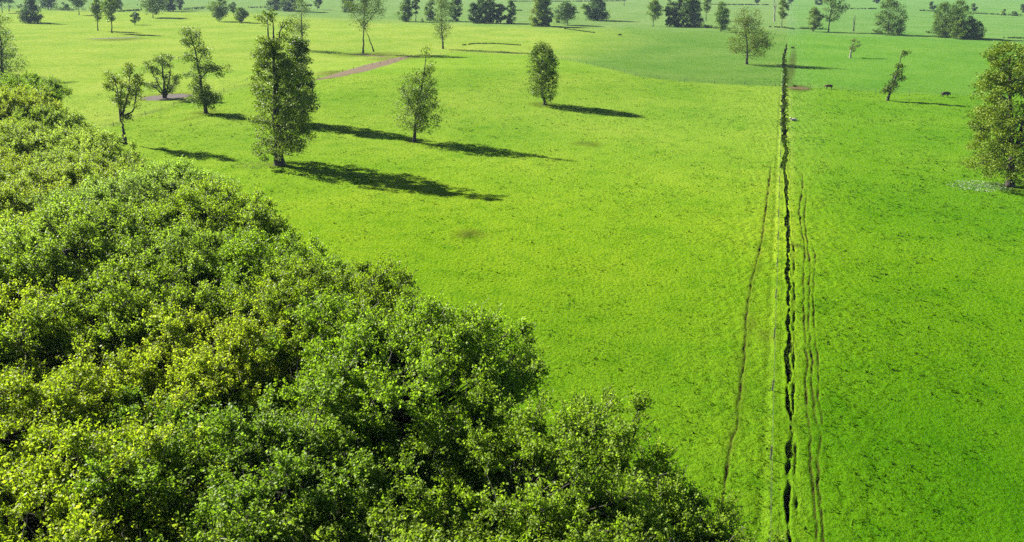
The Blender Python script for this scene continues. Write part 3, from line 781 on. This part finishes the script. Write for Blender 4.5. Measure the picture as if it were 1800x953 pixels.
hedge([(290, 19), (330, 17), (365, 15)], 6, HAZE_BLUE, 'hedge starting at the wide grey tree and fading right', 3)
hedge([(430, 14), (465, 14), (550, 10)], 4, HAZE_BLUE, 'thin far hedge behind the top of the tallest tree', 4)
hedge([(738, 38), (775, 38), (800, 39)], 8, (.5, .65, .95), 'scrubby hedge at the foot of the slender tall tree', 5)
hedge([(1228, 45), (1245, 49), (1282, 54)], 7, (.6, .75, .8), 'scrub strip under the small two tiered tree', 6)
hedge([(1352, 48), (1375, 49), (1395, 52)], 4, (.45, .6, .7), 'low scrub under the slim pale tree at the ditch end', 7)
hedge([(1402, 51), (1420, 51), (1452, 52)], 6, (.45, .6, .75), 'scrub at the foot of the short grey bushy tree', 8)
hedge([(1494, 16), (1540, 16)], 3, HAZE_BLUE, 'thin scrub line left on the far right plain', 9)
hedge([(1612, 19), (1650, 21)], 4, HAZE_BLUE, 'short dark scrub line under the small oval tree', 10)
hedge([(1710, 24), (1750, 26), (1795, 27)], 3, HAZE_BLUE, 'scrub line running right from the big clump', 11)
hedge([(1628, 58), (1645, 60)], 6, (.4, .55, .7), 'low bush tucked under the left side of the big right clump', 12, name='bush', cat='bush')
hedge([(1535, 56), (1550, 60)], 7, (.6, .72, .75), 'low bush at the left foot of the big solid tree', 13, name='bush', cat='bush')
hedge([(1762, 67), (1800, 68)], 4, (.4, .55, .7), 'dark rush bed near the right edge beyond the paddock', 14, name='dark_leaf_strip', cat=None)
hedge([(812, 80), (835, 77), (870, 77), (915, 80)], 2.2, (.40, .55, .55), 'dark leaf strip standing in for shade along a bank behind the crest', 15, name='dark_leaf_strip', cat=None)  # dark leaves put in to imitate the shade along this bank
hedge([(992, 51), (1015, 54), (1045, 58)], 2, (.45, .6, .6), 'second dark strip of low leaves further up the slope', 16, name='dark_leaf_strip', cat=None)  # narrow strip of low dark leaves
hedge([(905, 19), (920, 19)], 3, HAZE_BLUE, 'tiny dark bush right of the tight clump', 17, name='bush', cat='bush')
hedge([(1010, 23), (1018, 23)], 3, HAZE_BLUE, 'tiny far bush right of the dark irregular tree', 18, name='bush', cat='bush')
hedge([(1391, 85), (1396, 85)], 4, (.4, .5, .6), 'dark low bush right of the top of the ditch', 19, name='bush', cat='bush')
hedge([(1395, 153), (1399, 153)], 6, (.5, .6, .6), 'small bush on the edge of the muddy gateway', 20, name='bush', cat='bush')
hedge([(900, 3), (1000, 3), (1100, 2)], 2.5, HAZE_BLUE, 'faint far hedge behind the pale drooping pair', 21)
hedge([(1240, 8), (1300, 9), (1350, 9)], 2.5, HAZE_BLUE, 'faint far hedge behind the dead white trunk', 22)
hedge([(0, 14), (60, 14), (104, 16)], 8, HAZE_BLUE, 'hazy hedge behind the near black conifer', 23)

# ---------------------------------------------------------------- the wood in the lower left
def wood_variant(seed, H, CR):
    rg = np.random.default_rng(seed)
    n = 190
    # puff centres over a lumpy dome, mostly in its outer shell
    th = rg.random(n) * 2 * math.pi; ct = rg.uniform(-.3, 1, n); sn = np.sqrt(1 - ct ** 2)
    rr = rg.uniform(.55, 1.0, n) * (1 + .16 * np.sin(th * 3 + seed) * sn + .10 * np.sin(th * 5 + ct * 4))
    hc = H * .70; hv = H * .22
    T_ = np.stack([rr * sn * np.cos(th) * CR, rr * sn * np.sin(th) * CR, hc + rr * ct * hv], 1)
    pr = rg.uniform(.75, 1.3, n)
    tb = Tubes(); sb = Tubes()
    C = np.stack([np.linspace(0, 1, 9) ** 2 * rg.normal(0, .8), np.linspace(0, 1, 9) ** 2 * rg.normal(0, .8), np.linspace(-.3, H * .8, 9)], 1)
    C[1:, :2] += rg.normal(0, .08, (8, 2))
    tb.add(C, np.array([.42, .30, .27, .24, .2, .16, .12, .08, .04]), 7)
    LP, LS, LT = [], [], []
    for p, r in zip(T_, pr):
        hd = np.hypot(p[0], p[1])
        z0 = np.clip(p[2] - hd * .7, H * .18, H * .78)
        a = np.array([np.interp(z0, C[:, 2], C[:, 0]), np.interp(z0, C[:, 2], C[:, 1]), z0])
        m1 = a * .5 + p * .5 + np.array([0, 0, -.05 * hd]) + rg.normal(0, .2, 3)
        tb.add([a, m1, p], [.07, .045, .02], 4)
        out = unit(np.array([p[0] / CR, p[1] / CR, (p[2] - hc) / hv + .35]))
        k = rg.integers(14, 21)
        dirs = unit(rg.normal(size=(k, 3)) * .75 + out * .7)
        for d_ in dirs:
            Lg = r * rg.uniform(.55, 1.15)
            tip = p + d_ * Lg + np.array([0, 0, .12 * Lg])
            mid = p + d_ * Lg * .55 - np.array([0, 0, .05])
            tb.add([p, mid, tip], [.016, .012, .006], 3)
            ns_ = rg.integers(6, 10); f = np.linspace(.35, 1.02, ns_)
            c = p + d_ * Lg * f[:, None] + np.array([0, 0, .1]) * (f ** 2)[:, None]
            c = np.repeat(c, 4, 0); c = c + unit(rg.normal(size=c.shape)) * rg.uniform(.05, .19, (len(c), 1))
            LP.append(c); LS.append(rg.uniform(.085, .17, len(c))); LT.append(np.full(len(c), rg.normal(.5, .13)) + rg.normal(0, .15, len(c)))
        for _ in range(int(rg.random() < .42)):                       # bare pale shoots poking out of the foliage
            d_ = unit(out + rg.normal(0, .8, 3)); Lg = r * rg.uniform(.9, 1.35)
            sb.add([p + d_ * r * .3, p + d_ * Lg * .6 + rg.normal(0, .12, 3), p + d_ * Lg * .85 + rg.normal(0, .16, 3) + [0, 0, .2], p + d_ * Lg + rg.normal(0, .12, 3) + [0, 0, .4]], [.014, .012, .009, .004], 3)
    P = np.concatenate(LP); Sz = np.concatenate(LS); Tn = np.clip(np.concatenate(LT), 0, 1)
    cm = leaf_mesh('crown', P, Sz, Tn, rg, up=.45, droop=.5, aspect=.72); cm.materials.append(M['wood_leaf'])
    tm = tb.mesh('trunk'); tm.materials.append(M['bark'])
    sm = sb.mesh('bare_shoots'); sm.materials.append(M['pale_bark'])
    return cm, tm, sm
WH = 16.0
VAR = [wood_variant(40 + i, WH, 6.4) for i in range(4)]
def at_height(u, v, z):
    dx, dy = (u - CX) / F_PX, (v - CY) / F_PX
    c, s = math.cos(PITCH), math.sin(PITCH)
    d = np.array([dx, c - dy * s, -s - dy * c]); k = (CAM_H - z) / -d[2]
    return d[0] * k, d[1] * k
wrg = np.random.default_rng(77)
WOOD = []
def wood_tree(x, y, scale, label, group=None, tint=(1, 1, 1), hs=1.0):
    i = len(WOOD)
    root = link('wood_tree', None); root.location = (x, y, float(terr(x, y)))
    root.rotation_euler = (0, 0, wrg.random() * 6.28); root.scale = (scale, scale, scale * hs)
    tag(root, label, 'tree', group)
    cm, tm, sm = VAR[i % len(VAR)]
    c = link('crown', cm, root); c.color = (*tint, 1)
    link('trunk', tm, root); link('bare_shoots', sm, root)['kind'] = 'stuff'
    WOOD.append((x, y))
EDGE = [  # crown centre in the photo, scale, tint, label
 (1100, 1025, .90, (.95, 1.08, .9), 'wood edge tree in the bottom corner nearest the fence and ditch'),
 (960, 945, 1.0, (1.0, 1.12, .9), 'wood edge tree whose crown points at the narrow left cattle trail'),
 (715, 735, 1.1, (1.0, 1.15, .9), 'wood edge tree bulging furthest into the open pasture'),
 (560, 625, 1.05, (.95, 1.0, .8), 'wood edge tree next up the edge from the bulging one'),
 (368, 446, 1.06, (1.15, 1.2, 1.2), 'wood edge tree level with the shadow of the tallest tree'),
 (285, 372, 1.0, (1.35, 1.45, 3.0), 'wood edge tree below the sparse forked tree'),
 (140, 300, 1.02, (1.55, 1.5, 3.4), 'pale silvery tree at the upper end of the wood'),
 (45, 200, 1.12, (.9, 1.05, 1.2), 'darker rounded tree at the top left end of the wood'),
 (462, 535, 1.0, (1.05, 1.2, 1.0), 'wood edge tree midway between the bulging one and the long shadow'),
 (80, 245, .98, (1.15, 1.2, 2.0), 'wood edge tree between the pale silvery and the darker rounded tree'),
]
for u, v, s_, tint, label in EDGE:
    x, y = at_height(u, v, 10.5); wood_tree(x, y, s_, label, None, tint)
ex = [(13, 12)] + [at_height(u, v, 10.5) for u, v, *_ in EDGE] + [(-110, 135)]
ex = np.array(ex)
eo = np.argsort(ex[:, 1]); EYs, EXs = ex[eo, 1], ex[eo, 0]
tries = 0; inner, WOOD_ARGS = [], []
while tries < 20000 and len(WOOD) < 80:
    tries += 1
    y = wrg.uniform(8, 122); x = wrg.uniform(-100, 10)
    lim = np.interp(y, EYs, EXs)
    if x > lim - 3.5: continue
    if x < -.72 * (y * .93 + 8) - 9: continue
    if min((x - a) ** 2 + (y - b_) ** 2 for a, b_ in WOOD) < 6.2 ** 2: continue
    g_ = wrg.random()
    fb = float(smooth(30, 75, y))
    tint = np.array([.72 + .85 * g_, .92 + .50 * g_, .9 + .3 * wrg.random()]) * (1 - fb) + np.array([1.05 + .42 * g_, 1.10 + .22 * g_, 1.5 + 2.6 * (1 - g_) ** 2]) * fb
    ti = int(np.argmin([(x - a) ** 2 + (y - b_) ** 2 for a, b_ in WOOD[:len(EDGE)]]))
    px_, py_ = project(x, y, 15.0)
    if px_ < -320 or py_ > 1500: continue
    inner.append((x, y, ti)); WOOD_ARGS.append((x, y, wrg.uniform(.90, 1.1), tuple(tint), wrg.uniform(.92, 1.08)))
    WOOD.append((x, y))
SHORT = ['the bottom corner edge tree', 'the edge tree pointing at the narrow trail', 'the bulging edge tree', 'the edge tree next up from the bulging one',
         'the edge tree level with the long shadow', 'the edge tree below the sparse forked tree', 'the pale silvery tree', 'the darker rounded top left tree',
         'the edge tree midway to the long shadow', 'the edge tree under the darker rounded one']
ORD = ['first', 'second', 'third', 'fourth', 'fifth', 'sixth', 'seventh', 'eighth', 'ninth', 'tenth', 'eleventh', 'twelfth']
del WOOD[len(EDGE):]
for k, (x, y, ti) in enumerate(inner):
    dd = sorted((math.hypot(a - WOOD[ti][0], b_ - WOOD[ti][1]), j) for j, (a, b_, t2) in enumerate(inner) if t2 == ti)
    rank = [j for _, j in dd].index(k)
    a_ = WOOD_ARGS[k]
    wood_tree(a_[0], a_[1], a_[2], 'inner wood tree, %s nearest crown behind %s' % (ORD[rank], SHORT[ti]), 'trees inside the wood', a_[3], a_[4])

# ---------------------------------------------------------------- fences
post_me = None
def post_mesh(h, r):
    bm = bmesh.new()
    bmesh.ops.create_cone(bm, cap_ends=True, segments=7, radius1=r, radius2=r * .85, depth=h + .3)
    for v in bm.verts:
        v.co.z += h / 2 - .15
        if v.co.z > h - .01: v.co.z += v.co.x * .4
    me = bpy.data.meshes.new('post'); bm.to_mesh(me); bm.free(); me.materials.append(M['post']); return me
def fence(P, label, h=1.1, r=.055, wires=(.35, .7, 1.0), seed=0):
    rr = random.Random(seed)
    P = [(x, y, float(terr(x, y))) for x, y in P]
    root = link('wire_fence', None); root.location = P[0]
    tag(root, label, 'fence')
    me = post_mesh(h, r); tops = []
    for x, y, z in P:
        o = link('post', me, root); o.location = (x - P[0][0], y - P[0][1], z - P[0][2])
        o.rotation_euler = (rr.uniform(-.06, .06), rr.uniform(-.06, .06), rr.uniform(0, 6)); s_ = rr.uniform(.88, 1.1); o.scale = (1, 1, s_)
        tops.append(np.array(o.location))
    for w_ in wires:
        tb = Tubes(); tb.add([t_ + np.array([r * .9, 0, w_ * .92]) for t_ in tops], [.006] * len(tops), 3)
        link('wire', tb.mesh('wire'), root, M['wire'])
s0, t0 = st(*ground(1357, 808)[:2]); 
fx = []
for k in range(-2, 24):
    s_ = s0 + k * 10.0
    fx.append(xy(s_, -1.12 - .03 * math.sin(k)))
fence(fx, 'wire fence with wooden posts running beside the ditch', seed=3)
def along(pts, step):
    g = np.array([ground(u, v)[:2] for u, v in pts]); cum = np.concatenate([[0], np.cumsum(np.linalg.norm(np.diff(g, axis=0), axis=1))])
    q = np.arange(0, cum[-1], step); return list(zip(np.interp(q, cum, g[:, 0]), np.interp(q, cum, g[:, 1])))
fence(along([(560, 138), (640, 119), (720, 103), (800, 92), (880, 94), (950, 99), (1010, 108), (1060, 119), (1120, 134), (1200, 144), (1280, 148), (1368, 152)], 9), 'wire fence along the crest between near pasture and far slope', r=.07, seed=4)
fence(along([(1424, 155), (1500, 160), (1600, 165), (1720, 168), (1800, 168)], 9), 'wire fence crossing the right paddock behind the cattle', r=.07, seed=5)
fence(along([(200, 222), (300, 190), (430, 150)], 12), 'wire fence beside the faint track left of the tallest tree', r=.07, seed=6)

# ---------------------------------------------------------------- cattle
def cow_mesh(lying=False):
    """one skinned body: spine, neck, head, four jointed legs, tail"""
    V = [(0, 0, 1.0), (.45, 0, 1.02), (.8, 0, 1.02), (-.45, 0, 1.0), (-.75, 0, 1.04)]
    Rr = [.36, .36, .26, .37, .28]
    Eg = [(0, 1), (1, 2), (0, 3), (3, 4)]
    def chain(start, pts, rad):
        p = start
        for q, r_ in zip(pts, rad):
            V.append(q); Rr.append(r_); Eg.append((p, len(V) - 1)); p = len(V) - 1
        return p
    if lying: V[:] = [(x, y, z - .62) for x, y, z in V]
    dz = -.62 if lying else 0
    hd = chain(2, [(1.08, .03, 1.0 + dz * .9), (1.32, .08, .72 + dz * .4), (1.46, .1, .44 + dz * .1)] if not lying else [(1.05, .05, .72), (1.25, .12, .85), (1.5, .2, .74)], [.17, .15, .085])
    for sx in (1, -1):
        chain(hd - 1, [(1.22 if not lying else 1.2, .08 + sx * .24, (.84 if not lying else .98))], [.035])
        if not lying:
            chain(1, [(.62, sx * .2, .62), (.60, sx * .2, .34), (.63, sx * .2, .03)], [.13, .07, .06])
            chain(3, [(-.62, sx * .2, .68), (-.74, sx * .2, .42), (-.66, sx * .2, .03)], [.17, .075, .06])
        else:
            chain(1, [(.7, sx * .32, .18), (.95, sx * .3, .09), (.72, sx * .38, .06)], [.13, .07, .06])
            chain(3, [(-.55, sx * .4, .2), (-.2, sx * .48, .12), (-.5, sx * .52, .06)], [.17, .075, .06])
    chain(4, [(-.98, 0, .92 + dz * .7), (-1.02, .02, .55 + dz * .5)], [.035, .03])
    me = bpy.data.meshes.new('cow'); me.from_pydata(V, Eg, []); me.update()
    o = bpy.data.objects.new('cow_form', me); COL.objects.link(o)
    sk = o.modifiers.new('skin', 'SKIN'); ss_ = o.modifiers.new('sub', 'SUBSURF'); ss_.levels = ss_.render_levels = 2
    for d_, r_ in zip(me.skin_vertices[0].data, Rr): d_.radius = (r_, r_)
    me.skin_vertices[0].data[0].use_root = True
    bpy.context.view_layer.update()
    ev = o.evaluated_get(bpy.context.evaluated_depsgraph_get())
    out = bpy.data.meshes.new_from_object(ev); out.name = 'cow'
    bpy.data.objects.remove(o)
    for p in out.polygons: p.use_smooth = True
    return out
stand, lie = cow_mesh(), cow_mesh(True)
def cow(me, u, v, rz, mat, label, scale=1.0, name='cow'):
    m2 = me.copy(); m2.materials.clear(); m2.materials.append(M[mat])
    o = link(name, m2); o.location = ground(u, v); o.rotation_euler = (0, 0, rz); o.scale = (scale,) * 3
    return tag(o, label, name, 'cattle grazing the pasture')
cow(stand, 1661, 171, .15, 'cow_dark', 'black cow grazing right of the thin leaning tree', 1.15)
cow(stand, 1457, 157, 3.0, 'cow_brown', 'dark brown cow between the muddy gateway and the leaning tree', 1.05)
cow(lie, 1395, 212, 3.3, 'cow_pale', 'pale calf lying in the grass right of the ditch', .8, 'calf')
cow(stand, 1090, 64, 2.9, 'cow_dark', 'tiny dark cow alone on the far grey green slope', 1.05)

# ---------------------------------------------------------------- air
bm = bmesh.new(); bmesh.ops.create_cube(bm, size=1.0)
hm = bpy.data.meshes.new('haze'); bm.to_mesh(hm); bm.free()
hz_, nt, out = new_mat('haze_air')
pv = nt.nodes.new('ShaderNodeVolumePrincipled')
pv.inputs['Color'].default_value = (.62, .80, 1.0, 1); pv.inputs['Density'].default_value = HAZE
pv.inputs['Anisotropy'].default_value = 0.0
nt.links.new(pv.outputs[0], out.inputs['Volume'])
ho = link('haze', hm, None, hz_); ho['kind'] = 'stuff'
lo = np.array([X.min() - 50, Y.min() - 50, Z.min() - 1.2]); hi = np.array([X.max() + 50, Y.max() + 50, 58.0])
ho.location = tuple((lo + hi) / 2); ho.scale = tuple(hi - lo)
